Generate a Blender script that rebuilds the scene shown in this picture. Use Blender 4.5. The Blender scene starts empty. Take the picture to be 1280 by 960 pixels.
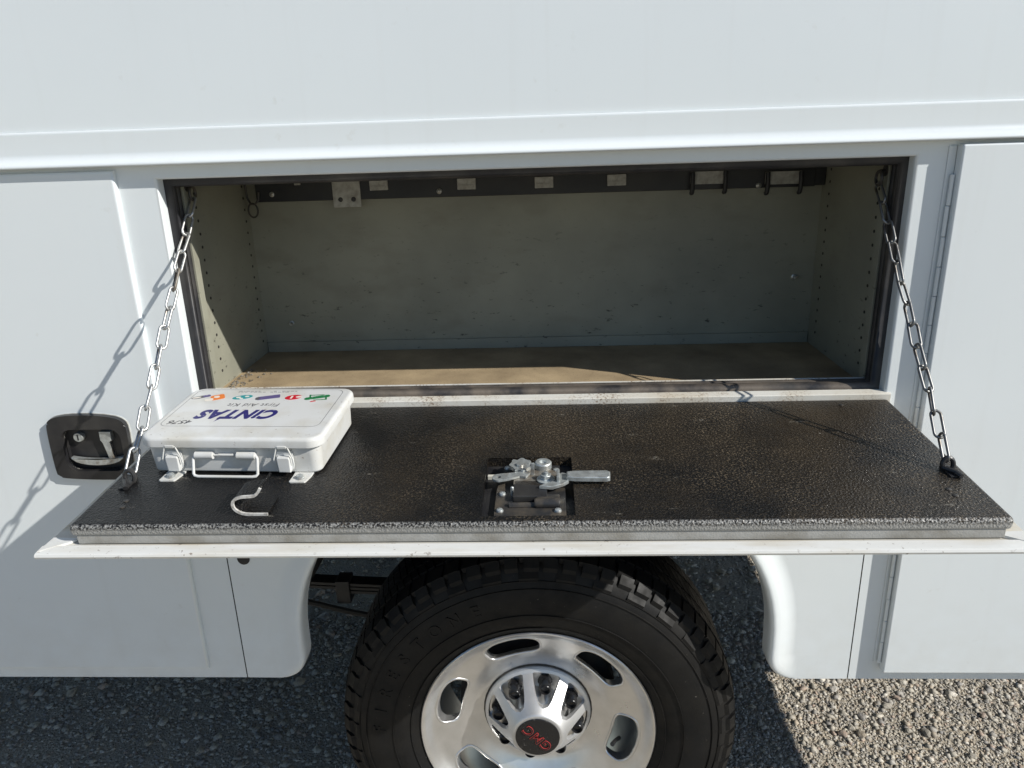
import bpy, bmesh, math, random
import numpy as np
from mathutils import Vector, Matrix, Euler
R = math.radians
random.seed(7); rng = np.random.default_rng(7)
sc = bpy.context.scene
col = sc.collection

# ------------------------------------------------------------------ camera, sky, sun, exposure
cam = bpy.data.cameras.new('camera')
cam.sensor_fit = 'HORIZONTAL'; cam.sensor_width = 36.0; cam.lens = 919.68 / 1280 * 36.0
cam.clip_start = 0.02; cam.clip_end = 2000
co = bpy.data.objects.new('camera', cam); col.objects.link(co)
AX_R = Vector((0.998708, 0.04024377, -0.03102856)); AX_U = Vector((0.01678846, 0.31501545, 0.94893805)); AX_F = Vector((-0.04796332, 0.94823294, -0.31393281))
co.matrix_world = Matrix(((AX_R.x, AX_U.x, -AX_F.x, 0.0165), (AX_R.y, AX_U.y, -AX_F.y, -1.1293), (AX_R.z, AX_U.z, -AX_F.z, 1.5245), (0, 0, 0, 1)))
sc.camera = co

LIGHT = Vector((-2.30, 1.0, -1.64)).normalized()          # direction the sunlight travels
SUN_EL = math.asin(-LIGHT.z); SUN_ROT = math.atan2(-LIGHT.x, -LIGHT.y)
w = bpy.data.worlds.new('World'); sc.world = w; w.use_nodes = True
sk = w.node_tree.nodes.new('ShaderNodeTexSky'); sk.sky_type = 'NISHITA'; sk.sun_disc = False
sk.sun_elevation = SUN_EL; sk.sun_rotation = SUN_ROT; sk.altitude = 300; sk.dust_density = 0.3; sk.ozone_density = 2.5
w.node_tree.links.new(sk.outputs[0], w.node_tree.nodes['Background'].inputs[0])
w.node_tree.nodes['Background'].inputs[1].default_value = 0.082
sl = bpy.data.lights.new('sun', 'SUN'); sl.energy = 4.3; sl.angle = R(0.53); sl.color = (1.0, 0.965, 0.90)
so = bpy.data.objects.new('sun', sl); col.objects.link(so)
so.rotation_euler = LIGHT.to_track_quat('-Z', 'Y').to_euler(); so.location = (6, -3, 5)
sc.view_settings.view_transform = 'Standard'; sc.view_settings.look = 'None'
sc.view_settings.exposure = 0.26; sc.view_settings.gamma = 1.0

# ------------------------------------------------------------------ materials
def mat(name, color=(.5, .5, .5), rough=.5, metal=0.0, spec=.5, coat=0.0, coat_rough=.1):
    m = bpy.data.materials.new(name); m.use_nodes = True
    b = m.node_tree.nodes['Principled BSDF']
    b.inputs['Base Color'].default_value = (*color, 1); b.inputs['Roughness'].default_value = rough
    b.inputs['Metallic'].default_value = metal; b.inputs['Specular IOR Level'].default_value = spec
    b.inputs['Coat Weight'].default_value = coat; b.inputs['Coat Roughness'].default_value = coat_rough
    return m
class NT:
    def __init__(s, m):
        s.m = m; s.t = m.node_tree; s.b = s.t.nodes['Principled BSDF']
        s.tc = s.t.nodes.new('ShaderNodeTexCoord')
    def noise(s, scale, detail=4, rough=.55, vec=None, dist=0):
        n = s.t.nodes.new('ShaderNodeTexNoise'); n.inputs['Scale'].default_value = scale; n.inputs['Detail'].default_value = detail
        n.inputs['Roughness'].default_value = rough; n.inputs['Distortion'].default_value = dist
        s.t.links.new(vec or s.tc.outputs['Object'], n.inputs['Vector']); return n.outputs['Fac']
    def voro(s, scale, feat='F1', out='Distance', vec=None):
        n = s.t.nodes.new('ShaderNodeTexVoronoi'); n.feature = feat; n.inputs['Scale'].default_value = scale
        s.t.links.new(vec or s.tc.outputs['Object'], n.inputs['Vector']); return n.outputs[out]
    def mapped(s, scale=(1, 1, 1), rot=(0, 0, 0)):
        n = s.t.nodes.new('ShaderNodeMapping'); n.inputs['Scale'].default_value = scale; n.inputs['Rotation'].default_value = rot
        s.t.links.new(s.tc.outputs['Object'], n.inputs['Vector']); return n.outputs[0]
    def ramp(s, fac, p0, p1, c0=0.0, c1=1.0):
        n = s.t.nodes.new('ShaderNodeMapRange'); n.inputs['From Min'].default_value = p0; n.inputs['From Max'].default_value = p1
        n.inputs['To Min'].default_value = c0; n.inputs['To Max'].default_value = c1
        s.t.links.new(fac, n.inputs['Value']); return n.outputs[0]
    def math(s, op, a, b):
        n = s.t.nodes.new('ShaderNodeMath'); n.operation = op
        for i, v in enumerate((a, b)):
            if isinstance(v, (int, float)): n.inputs[i].default_value = v
            else: s.t.links.new(v, n.inputs[i])
        return n.outputs[0]
    def mix(s, fac, a, b):
        n = s.t.nodes.new('ShaderNodeMix'); n.data_type = 'RGBA'
        if isinstance(fac, (int, float)): n.inputs[0].default_value = fac
        else: s.t.links.new(fac, n.inputs[0])
        for i, v in ((6, a), (7, b)):
            if isinstance(v, tuple): n.inputs[i].default_value = (*v, 1)
            else: s.t.links.new(v, n.inputs[i])
        return n.outputs[2]
    def color(s, c): s.t.links.new(c, s.b.inputs['Base Color'])
    def rough(s, r): s.t.links.new(r, s.b.inputs['Roughness'])
    def sep(s):
        n = s.t.nodes.new('ShaderNodeSeparateXYZ'); s.t.links.new(s.tc.outputs['Object'], n.inputs[0]); return n.outputs
    def bump(s, h, strength=.3, dist=.001):
        n = s.t.nodes.new('ShaderNodeBump'); n.inputs['Strength'].default_value = strength; n.inputs['Distance'].default_value = dist
        s.t.links.new(h, n.inputs['Height']); s.t.links.new(n.outputs[0], s.b.inputs['Normal'])

M = {}
def m_white(name, base, rough=.32, dirt=.35):
    m = mat(name, base, rough, coat=.5, coat_rough=.08); n = NT(m)
    d = n.ramp(n.noise(3.0, 6), .45, .8); fine = n.ramp(n.noise(55, 3), .66, .75)
    f = n.math('MULTIPLY', n.math('MULTIPLY', d, fine), dirt)
    cloud = n.mix(n.ramp(n.noise(1.7, 5), .3, .75), base, tuple(x * .955 for x in base))
    strk = n.ramp(n.noise(26, 4, vec=n.mapped((1, 1, .05))), .56, .78); film = n.ramp(n.sep()[2], .80, .56)
    cloud = n.mix(n.math('MULTIPLY', strk, .10), cloud, (.52, .50, .45))
    cloud = n.mix(n.math('MULTIPLY', n.math('MULTIPLY', film, n.ramp(n.noise(22, 6), .35, .75)), .22), cloud, (.50, .46, .38))
    n.color(n.mix(f, cloud, (.42, .38, .30)))
    n.rough(n.ramp(n.noise(9, 5), .2, .8, rough - .06, rough + .12))
    n.bump(n.math('ADD', n.math('MULTIPLY', n.noise(3.5, 2), 1.0), n.math('MULTIPLY', n.noise(220, 2), .035)), .10, .004)
    return m
M['white'] = m_white('white_body_paint', (.745, .787, .798))
# worn white trim: rust and chips
m = mat('worn_white_trim', (.74, .73, .68), .42); n = NT(m)
rust = n.math('MULTIPLY', n.ramp(n.noise(240, 5, .7), .52, .60), n.ramp(n.noise(14, 5), .44, .66))
stain = n.ramp(n.noise(7, 5), .42, .75)
n.color(n.mix(rust, n.mix(stain, (.66, .65, .60), (.52, .45, .33)), (.15, .075, .035))); n.bump(n.noise(160, 4), .2, .001)
M['pale_worn'] = m
m = mat('lip_paint', (.78, .78, .74), .4); n = NT(m)
st = n.ramp(n.noise(9, 6, vec=n.mapped((1, 5, 5))), .46, .75); ch = n.math('MULTIPLY', n.ramp(n.noise(150, 5), .63, .68), n.ramp(n.noise(13, 4), .42, .62))
yy = n.ramp(n.sep()[1], -.352, -.338)
n.color(n.mix(n.math('MULTIPLY', ch, .7), n.mix(n.math('ADD', n.math('MULTIPLY', st, .5), n.math('MULTIPLY', yy, .5)), (.70, .70, .67), (.48, .41, .28)), (.12, .075, .045)))
n.bump(n.noise(60, 4), .15, .001); M['lip'] = m
# compartment paint
m = mat('compartment_paint', (.42, .41, .31), .5); n = NT(m)
sp = n.ramp(n.noise(58, 6, .6, vec=n.mapped((1, 1, 2.4))), .635, .70); big = n.ramp(n.noise(5, 6), .35, .8)
zz = n.sep()[2]
low = n.ramp(zz, 1.40, 1.15)                                   # scuffs gather low on the walls
scuff = n.math('MULTIPLY', sp, n.math('ADD', .12, n.math('MULTIPLY', low, .8)))
streak = n.ramp(n.noise(13, 6, vec=n.mapped((.7, .7, 1.5))), .55, .74)
n.color(n.mix(scuff, n.mix(n.math('MULTIPLY', streak, .30), n.mix(big, (.300, .298, .238), (.195, .197, .160)), (.15, .135, .10)), (.04, .035, .03)))
n.bump(n.noise(120, 3), .12, .001); M['inner'] = m
m = mat('dusty_floor', (.36, .27, .17), .75); n = NT(m)
n.color(n.mix(n.ramp(n.noise(380, 3), .62, .75), n.mix(n.ramp(n.noise(12, 6), .3, .75), (.45, .345, .21), (.235, .175, .105)), (.08, .05, .03)))
n.bump(n.noise(300, 4), .35, .001); M['floor'] = m
# black pebbled liner
m = mat('black_textured_liner', (.012, .012, .013), .42); n = NT(m)
grain = n.ramp(n.noise(330, 2, .6), .53, .63)
dust = n.math('MULTIPLY', n.ramp(n.noise(5.0, 8, .66), .40, .70), n.math('ADD', n.math('MULTIPLY', grain, .95), .04))
xr = n.ramp(n.sep()[0], -.40, -.12)                            # dust and brown tint thin out towards the end beside the kit
dust = n.math('MULTIPLY', dust, n.math('ADD', .12, n.math('MULTIPLY', xr, .88)))
scr = n.ramp(n.noise(17, 7, .62, vec=n.mapped((.7, 3.4, 1), (0, 0, .22))), .635, .72)
scr2 = n.math('MULTIPLY', scr, n.ramp(n.noise(260, 3), .45, .6))
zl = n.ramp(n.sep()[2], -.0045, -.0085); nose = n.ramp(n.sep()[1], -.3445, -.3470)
pale_worn = n.math('MULTIPLY', nose, n.math('MAXIMUM', zl, n.ramp(n.noise(430, 3, .65), .44, .58)))   # pale speckle along the nose, solid pale on its lower half
n.color(n.mix(n.math('MULTIPLY', pale_worn, .62), n.mix(n.math('MULTIPLY', scr2, .6), n.mix(dust, n.mix(n.math('MULTIPLY', n.ramp(n.noise(3.4, 6, .6), .46, .68), xr), (.006, .006, .0065), (.030, .0225, .0145)), (.165, .128, .084)), (.50, .46, .38)), (.46, .455, .43)))
n.rough(n.ramp(n.noise(6, 5), .3, .75, .26, .46))
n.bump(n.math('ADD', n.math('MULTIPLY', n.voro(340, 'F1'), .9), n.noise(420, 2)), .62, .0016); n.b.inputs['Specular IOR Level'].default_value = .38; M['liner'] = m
M['bare_edge'] = mat('bare_strap_edge', (.55, .54, .51), .45); n = NT(M['bare_edge']); n.color(n.mix(n.ramp(n.noise(200, 4), .4, .7), (.60, .59, .56), (.30, .28, .25)))
M['liner_edge'] = mat('sprayed_edge', (.20, .20, .195), .5)
n = NT(M['liner_edge']); n.color(n.mix(n.ramp(n.noise(30, 5), .4, .7), (.36, .355, .335), (.24, .225, .195))); n.bump(n.noise(500, 3), .5, .001)
M['rubber'] = mat('black_rubber_seal', (.022, .022, .025), .5); n = NT(M['rubber']); n.color(n.mix(n.math('MULTIPLY', n.ramp(n.sep()[2], 1.140, 1.130), n.ramp(n.noise(24, 5), .3, .6)), n.mix(n.ramp(n.noise(18, 5), .45, .75), (.020, .020, .023), (.062, .058, .053)), (.17, .14, .11))); n.bump(n.noise(200, 3), .2, .001)
m = mat('tyre_rubber', (.016, .016, .016), .62, spec=.3); n = NT(m)
n.color(n.mix(n.math('MULTIPLY', n.ramp(n.noise(170, 4), .70, .74), n.ramp(n.noise(11, 4), .5, .65)), n.mix(n.ramp(n.noise(14, 6), .4, .8), (.0042, .0042, .0043), (.0125, .0115, .0100)), (.22, .20, .17)));
n.rough(n.ramp(n.noise(40, 4), .3, .7, .5, .72)); n.bump(n.noise(260, 4), .2, .001); M['tyre'] = m
m = mat('machined_aluminium', (.60, .60, .60), .28, .92); n = NT(m)
n.color(n.mix(n.ramp(n.noise(24, 6), .35, .75), (.80, .80, .80), (.68, .68, .67))); n.rough(n.ramp(n.noise(16, 5), .3, .7, .27, .36)); n.bump(n.noise(300, 2), .05, .0006); M['alu'] = m
m = mat('satin_aluminium', (.62, .62, .62), .5, .85); n = NT(m); n.color(n.mix(n.ramp(n.noise(30, 5), .35, .75), (.74, .74, .74), (.64, .64, .63))); M['satin'] = m
m = mat('zinc_plated_steel', (.52, .53, .53), .36, .65); n = NT(m)
n.color(n.mix(n.ramp(n.noise(45, 6), .55, .75), n.mix(n.ramp(n.noise(120, 4), .4, .6), (.58, .61, .60), (.44, .46, .45)), (.24, .18, .12))); n.rough(n.ramp(n.noise(70, 4), .3, .7, .28, .5)); M['zinc'] = m
m = mat('chain_steel', (.55, .55, .54), .42, .85); n = NT(m)
n.color(n.mix(n.ramp(n.noise(40, 5), .60, .75), (.56, .56, .545), (.20, .14, .09))); M['chain'] = m
m = mat('dull_chain_steel', (.34, .34, .33), .45, .9); n = NT(m); n.color(n.mix(n.ramp(n.noise(50, 5), .55, .72), (.25, .25, .245), (.11, .085, .06))); M['dull_chain'] = m
M['rusty'] = mat('rusty_steel', (.20, .12, .07), .55, .5); n = NT(M['rusty']); n.color(n.mix(n.ramp(n.noise(70, 5), .42, .65), (.25, .235, .205), (.14, .105, .07)))
M['black'] = mat('black_plastic', (.018, .018, .020), .38); n = NT(M['black']); n.color(n.mix(n.ramp(n.noise(20, 5), .4, .75), (.016, .016, .018), (.045, .043, .040))); n.bump(n.noise(420, 2), .12, .0006)
M['plate'] = mat('black_latch_plate', (.035, .034, .033), .42); n = NT(M['plate']); n.color(n.mix(n.ramp(n.noise(35, 5), .45, .75), (.026, .026, .027), (.11, .09, .065)))
M['rail'] = mat('dark_cable_rail', (.030, .034, .040), .5); n = NT(M['rail']); n.color(n.mix(n.ramp(n.noise(12, 5), .4, .75), (.014, .016, .020), (.034, .034, .033)))
M['conn'] = mat('pale_connector', (.40, .40, .37), .5); n = NT(M['conn']); n.color(n.mix(n.ramp(n.noise(80, 4), .4, .7), (.44, .44, .41), (.27, .26, .23)))
m = mat('kit_enamel', (.80, .80, .775), .34, coat=.2); n = NT(m)
spk = n.math('MULTIPLY', n.ramp(n.noise(150, 5), .64, .72), n.ramp(n.noise(16, 5), .45, .7))
n.color(n.mix(spk, n.mix(n.ramp(n.noise(20, 6), .45, .85), (.66, .665, .65), (.53, .50, .42)), (.20, .14, .09)))
n.bump(n.noise(35, 3), .08, .001); M['kit'] = m
for nm, c in (('ink_navy', (.025, .022, .15)), ('ink_grey', (.10, .10, .11)), ('ink_orange', (.75, .20, .03)), ('ink_teal', (.02, .28, .30)), ('ink_violet', (.11, .09, .22)), ('ink_red', (.55, .015, .03)), ('ink_green', (.015, .18, .06)), ('ink_cream', (.75, .70, .62)), ('ink_black', (.02, .02, .025))):
    M[nm] = mat(nm, c, .45); q = NT(M[nm]); q.color(q.mix(q.ramp(q.noise(200, 4), .62, .7), c, tuple(.6 * x + .25 for x in c)))
M['emblem_red'] = mat('emblem_red', (.46, .05, .05), .4)
M['gloss_black'] = mat('emblem_black', (.012, .012, .013), .22); n = NT(M['gloss_black']); n.color(n.mix(n.ramp(n.noise(240, 4), .66, .72), (.012, .012, .013), (.30, .28, .25)))
M['under'] = mat('dark_underbody', (.020, .020, .021), .8); n = NT(M['under']); n.color(n.mix(n.ramp(n.noise(8, 6), .4, .75), (.016, .016, .017), (.05, .045, .038)))
M['sticker'] = mat('pale_sticker', (.62, .60, .52), .6)
# ground
m = mat('gravel_ground', (.25, .22, .18), .9); n = NT(m)
c1 = n.voro(120, 'F1', 'Color'); sp1 = n.t.nodes.new('ShaderNodeSeparateColor'); n.t.links.new(c1, sp1.inputs[0])
base = n.mix(n.ramp(sp1.outputs[0], 0, 1), (.44, .39, .31), (.30, .275, .23))
base = n.mix(n.ramp(n.noise(6, 6), .35, .7), base, (.50, .425, .315))
n.color(n.mix(n.ramp(n.noise(420, 3), .55, .75), base, (.28, .25, .205)))
n.bump(n.math('ADD', n.math('MULTIPLY', n.voro(120), -.8), n.math('MULTIPLY', n.noise(300, 4), .6)), .9, .006); M['ground'] = m
m = mat('gravel_stone', (.3, .28, .25), .85); n = NT(m)
at = n.t.nodes.new('ShaderNodeAttribute'); at.attribute_name = 'stone'
n.color(n.mix(n.ramp(n.noise(260, 4), .4, .7), at.outputs['Color'], (.30, .27, .23))); n.bump(n.noise(300, 3), .4, .001); M['stone'] = m

# ------------------------------------------------------------------ mesh helpers
def tagit(o, label=None, cat=None, group=None, kind=None):
    for k, v in (('label', label), ('category', cat), ('group', group), ('kind', kind)):
        if v: o[k] = v
    return o
def mesh_from(bm, name, material, smooth=40):
    bmesh.ops.recalc_face_normals(bm, faces=bm.faces[:])
    me = bpy.data.meshes.new(name); bm.to_mesh(me); bm.free()
    if material: me.materials.append(M[material])
    if smooth:
        me.polygons.foreach_set('use_smooth', [True] * len(me.polygons)); me.set_sharp_from_angle(angle=R(smooth))
    return me
def link(name, me, parent=None, loc=(0, 0, 0), rot=(0, 0, 0), sub=False):
    o = bpy.data.objects.new(name, me); col.objects.link(o)
    o.location = loc; o.rotation_euler = rot
    if parent: o.parent = parent
    if 6 < len(me.polygons) < 20000 and me.polygons[0].use_smooth:
        wn = o.modifiers.new('weighted', 'WEIGHTED_NORMAL'); wn.keep_sharp = True; wn.weight = 100
    return o
def obj(name, bm, material, parent=None, loc=(0, 0, 0), rot=(0, 0, 0), smooth=40):
    return link(name, mesh_from(bm, name, material, smooth), parent, loc, rot)
def nb(): return bmesh.new()
def add_box(bm, x0, x1, y0, y1, z0, z1, bev=0, seg=2):
    r = bmesh.ops.create_cube(bm, size=1)
    vs = r['verts']
    for v in vs:
        v.co = Vector(((x0 + x1) / 2 + v.co.x * (x1 - x0), (y0 + y1) / 2 + v.co.y * (y1 - y0), (z0 + z1) / 2 + v.co.z * (z1 - z0)))
    if bev:
        es = list({e for v in vs for e in v.link_edges})
        bmesh.ops.bevel(bm, geom=es, offset=bev, segments=seg, affect='EDGES', profile=.5)
    return bm
def box(*a, **k): return add_box(nb(), *a, **k)
def add_prism(bm, prof, x0, x1, caps=True):
    """prof: closed list of (y,z); extruded along x"""
    a = [bm.verts.new((x0, y, z)) for y, z in prof]; b = [bm.verts.new((x1, y, z)) for y, z in prof]
    n = len(prof)
    for i in range(n): bm.faces.new((a[i], a[(i + 1) % n], b[(i + 1) % n], b[i]))
    if caps: bm.faces.new(a); bm.faces.new(b)
    return bm
def add_outline(bm, pts, z0, z1, bev=0, seg=2):
    """pts: closed list (x,y), extruded in z"""
    a = [bm.verts.new((x, y, z0)) for x, y in pts]; b = [bm.verts.new((x, y, z1)) for x, y in pts]
    n = len(pts); fs = []
    for i in range(n): fs.append(bm.faces.new((a[i], a[(i + 1) % n], b[(i + 1) % n], b[i])))
    f0 = bm.faces.new(a); f1 = bm.faces.new(b)
    if bev:
        bmesh.ops.bevel(bm, geom=list(f1.edges) + (list(f0.edges) if bev < 0 else []), offset=abs(bev), segments=seg, affect='EDGES', profile=.5)
    return bm
def rrect(x0, x1, y0, y1, r, n=6):
    pts = []
    for cx, cy, a0 in ((x1 - r, y1 - r, 0), (x0 + r, y1 - r, 90), (x0 + r, y0 + r, 180), (x1 - r, y0 + r, 270)):
        for i in range(n + 1):
            a = R(a0 + 90 * i / n); pts.append((cx + r * math.cos(a), cy + r * math.sin(a)))
    return pts
def circ(cx, cy, r, n=16, ph=0): return [(cx + r * math.cos(2 * math.pi * i / n + ph), cy + r * math.sin(2 * math.pi * i / n + ph)) for i in range(n)]
def add_lathe(bm, prof, n=48, axis='y', closed=False, c=(0, 0, 0)):
    """prof: list (r, a) ; a along axis"""
    rings = []
    for r, a in prof:
        ring = []
        for i in range(n):
            t = 2 * math.pi * i / n
            if axis == 'y': p = (c[0] + r * math.cos(t), c[1] + a, c[2] + r * math.sin(t))
            elif axis == 'z': p = (c[0] + r * math.cos(t), c[1] + r * math.sin(t), c[2] + a)
            else: p = (c[0] + a, c[1] + r * math.cos(t), c[2] + r * math.sin(t))
            ring.append(bm.verts.new(p))
        rings.append(ring)
    m_ = len(rings)
    for k in range(m_ if closed else m_ - 1):
        A, B = rings[k], rings[(k + 1) % m_]
        for i in range(n): bm.faces.new((A[i], A[(i + 1) % n], B[(i + 1) % n], B[i]))
    if not closed:
        bm.faces.new(rings[0]); bm.faces.new(rings[-1])
    return bm
def add_tube(bm, pts, r, n=8, closed=False):
    pts = [Vector(p) for p in pts]; N = len(pts); rings = []; up = None
    for i, p in enumerate(pts):
        a = pts[(i - 1) % N] if (closed or i) else p; b = pts[(i + 1) % N] if (closed or i < N - 1) else p
        t = (b - a).normalized()
        if up is None: up = t.orthogonal().normalized()
        up = (up - t * up.dot(t)).normalized(); s = t.cross(up)
        rr = r[i] if isinstance(r, (list, tuple)) else r
        rings.append([bm.verts.new(p + (up * math.cos(2 * math.pi * k / n) + s * math.sin(2 * math.pi * k / n)) * rr) for k in range(n)])
    for i in range(N if closed else N - 1):
        A, B = rings[i], rings[(i + 1) % N]
        off = 0
        if closed and i == N - 1:
            off = min(range(n), key=lambda o: (A[0].co - B[o].co).length)
        for k in range(n): bm.faces.new((A[k], A[(k + 1) % n], B[(k + 1 + off) % n], B[(k + off) % n]))
    if not closed: bm.faces.new(rings[0]); bm.faces.new(rings[-1])
    return bm
def boolean(me, cutters):
    o = bpy.data.objects.new('tmp', me); col.objects.link(o); cs = []
    for c in cutters:
        k = bpy.data.objects.new('cut', c); col.objects.link(k); cs.append(k)
        md = o.modifiers.new('b', 'BOOLEAN'); md.operation = 'DIFFERENCE'; md.object = k; md.solver = 'EXACT'
    dg = bpy.context.evaluated_depsgraph_get()
    res = bpy.data.meshes.new_from_object(o.evaluated_get(dg))
    for x in cs + [o]: bpy.data.objects.remove(x)
    res.polygons.foreach_set('use_smooth', [True] * len(res.polygons)); res.set_sharp_from_angle(angle=R(35))
    return res
def text_mesh(txt, size, material, extrude=.0002, shear=0, offset=0, spacing=1.0):
    cu = bpy.data.curves.new('text', 'FONT'); cu.body = txt; cu.size = size; cu.extrude = extrude; cu.shear = shear; cu.offset = offset
    cu.align_x = 'CENTER'; cu.align_y = 'CENTER'; cu.space_character = spacing; cu.resolution_u = 4
    o = bpy.data.objects.new('t', cu); col.objects.link(o)
    me = bpy.data.meshes.new_from_object(o.evaluated_get(bpy.context.evaluated_depsgraph_get()))
    bpy.data.objects.remove(o); me.materials.clear(); me.materials.append(M[material]); return me

# ------------------------------------------------------------------ dimensions (metres)
XL, XR, ZT, ZB = -.5685, .5516, 1.485, 1.118
LS, RS, ZBOT = -.5612, .5545, .573
FRONT, REAR, FARY, ROOF = -2.3, 1.456, 2.1, 2.35
SAG = .0761
IL, IR, YB, ZF, ZC = -.580, .556, .371, 1.110, 1.478

# ------------------------------------------------------------------ ground and gravel
def build_ground():
    bm = nb(); bmesh.ops.create_grid(bm, x_segments=8, y_segments=8, size=600)
    g = obj('ground', bm, 'ground', smooth=0); tagit(g, 'sunlit tan gravel yard under the truck', 'ground', kind='structure')
    ico = bmesh.new(); bmesh.ops.create_icosphere(ico, subdivisions=1, radius=1)
    bmesh.ops.delete(ico, geom=ico.verts[:], context='VERTS'); bmesh.ops.create_cube(ico, size=1.25); bmesh.ops.triangulate(ico, faces=ico.faces[:]); ico.verts.ensure_lookup_table(); V = np.array([v.co[:] for v in ico.verts]); F = np.array([[v.index for v in f.verts] for f in ico.faces]); ico.free()
    def scatter(n, x0, x1, y0, y1, mean, sig, lo, hi):
        P = np.c_[rng.uniform(x0, x1, n), rng.uniform(y0, y1, n)]
        r = np.clip(np.exp(rng.normal(math.log(mean), sig, n)), lo, hi); return P, r
    parts = [scatter(60000, .25, 1.7, .12, 1.0, .0024, .55, .0011, .011), scatter(17000, -1.9, .4, .12, 1.0, .0038, .45, .002, .015),
             scatter(14000, -1.6, 2.2, .6, 2.4, .0055, .45, .003, .018), scatter(6000, -2.0, 2.4, -1.0, .15, .007, .4, .004, .018)]
    P = np.concatenate([a for a, _ in parts]); r = np.concatenate([b for _, b in parts]); n = len(r)
    Vr = V[None] * (1 + rng.uniform(-.45, .40, (n, len(V), 3)))
    q = rng.normal(size=(n, 4)); q /= np.linalg.norm(q, axis=1)[:, None]; a_, b_, c_, d_ = q.T
    RM = np.stack([np.stack([1 - 2 * (c_ * c_ + d_ * d_), 2 * (b_ * c_ - a_ * d_), 2 * (b_ * d_ + a_ * c_)], -1), np.stack([2 * (b_ * c_ + a_ * d_), 1 - 2 * (b_ * b_ + d_ * d_), 2 * (c_ * d_ - a_ * b_)], -1), np.stack([2 * (b_ * d_ - a_ * c_), 2 * (c_ * d_ + a_ * b_), 1 - 2 * (b_ * b_ + c_ * c_)], -1)], 1)
    Vr = np.einsum('nij,nkj->nki', RM, Vr)
    Vs = Vr * r[:, None, None] * np.c_[rng.uniform(.75, 1.35, n), rng.uniform(.75, 1.35, n), rng.uniform(.35, .75, n)][:, None, :]
    a = rng.uniform(0, 6.283, n); c, s = np.cos(a)[:, None], np.sin(a)[:, None]
    X = Vs[:, :, 0] * c - Vs[:, :, 1] * s + P[:, 0:1]; Y = Vs[:, :, 0] * s + Vs[:, :, 1] * c + P[:, 1:2]; Z = Vs[:, :, 2] + (r * .12)[:, None]
    co_ = np.stack([X, Y, Z], -1).reshape(-1, 3); fa = (F[None] + (np.arange(n) * len(V))[:, None, None]).reshape(-1, 3)
    me = bpy.data.meshes.new('gravel'); me.vertices.add(len(co_)); me.vertices.foreach_set('co', co_.ravel())
    me.loops.add(fa.size); me.loops.foreach_set('vertex_index', fa.ravel()); me.polygons.add(len(fa))
    me.polygons.foreach_set('loop_start', np.arange(len(fa)) * 3); me.update(calc_edges=True)
    pal = np.array([(.42, .385, .315), (.36, .33, .27), (.30, .285, .255), (.47, .44, .38), (.22, .21, .20), (.40, .335, .25), (.35, .26, .20), (.50, .475, .425)])
    pc = pal[rng.choice(len(pal), n, p=[.23, .22, .17, .12, .08, .1, .04, .04])] * rng.uniform(1.0, 1.5, (n, 1))
    at = me.color_attributes.new('stone', 'FLOAT_COLOR', 'POINT'); at.data.foreach_set('color', np.c_[np.repeat(pc, len(V), 0), np.ones(n * len(V))].astype(np.float32).ravel())
    me.materials.append(M['stone']); o = link('gravel', me); tagit(o, 'loose crushed gravel spread over the yard', 'gravel', kind='stuff')
    # a few larger stones one can pick out
    for i in range(26):
        bm = nb(); bmesh.ops.create_icosphere(bm, subdivisions=2, radius=1)
        ph = rng.uniform(0, 6, 3)
        for v in bm.verts:
            k = 1 + .22 * math.sin(3 * v.co.x + ph[0]) * math.cos(2.6 * v.co.y + ph[1]) + rng.uniform(-.10, .10)
            v.co = Vector((v.co.x * k * 1.1, v.co.y * k * .85, v.co.z * k * .6))
        r0 = rng.uniform(.007, .013)
        bmesh.ops.scale(bm, vec=(r0, r0, r0), verts=bm.verts)
        me = mesh_from(bm, 'stone', 'stone', smooth=0)
        c_ = pal[rng.integers(0, 8)] * rng.uniform(.75, 1.1)
        at = me.color_attributes.new('stone', 'FLOAT_COLOR', 'POINT'); at.data.foreach_set('color', [x for _ in me.vertices for x in (*c_, 1)])
        x, y = (rng.uniform(.55, 1.25), rng.uniform(.30, .66)) if i < 18 else (rng.uniform(-.85, -.35), rng.uniform(.32, .66))
        o = link('stone', me, None, (x, y, r0 * .35), (0, 0, rng.uniform(0, 6)))
        tagit(o, 'larger stone lying in the sunlit gravel below the right-hand panel' if i < 18 else 'larger stone lying in the shaded gravel left of the wheel', 'stone', 'larger stones in sunlit gravel' if i < 18 else 'larger stones in shaded gravel')
build_ground()

# ------------------------------------------------------------------ the truck: body
truck = bpy.data.objects.new('service_truck', None); col.objects.link(truck)
tagit(truck, 'white utility service truck with an open drop-down side compartment above its rear wheel', 'truck')

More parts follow.
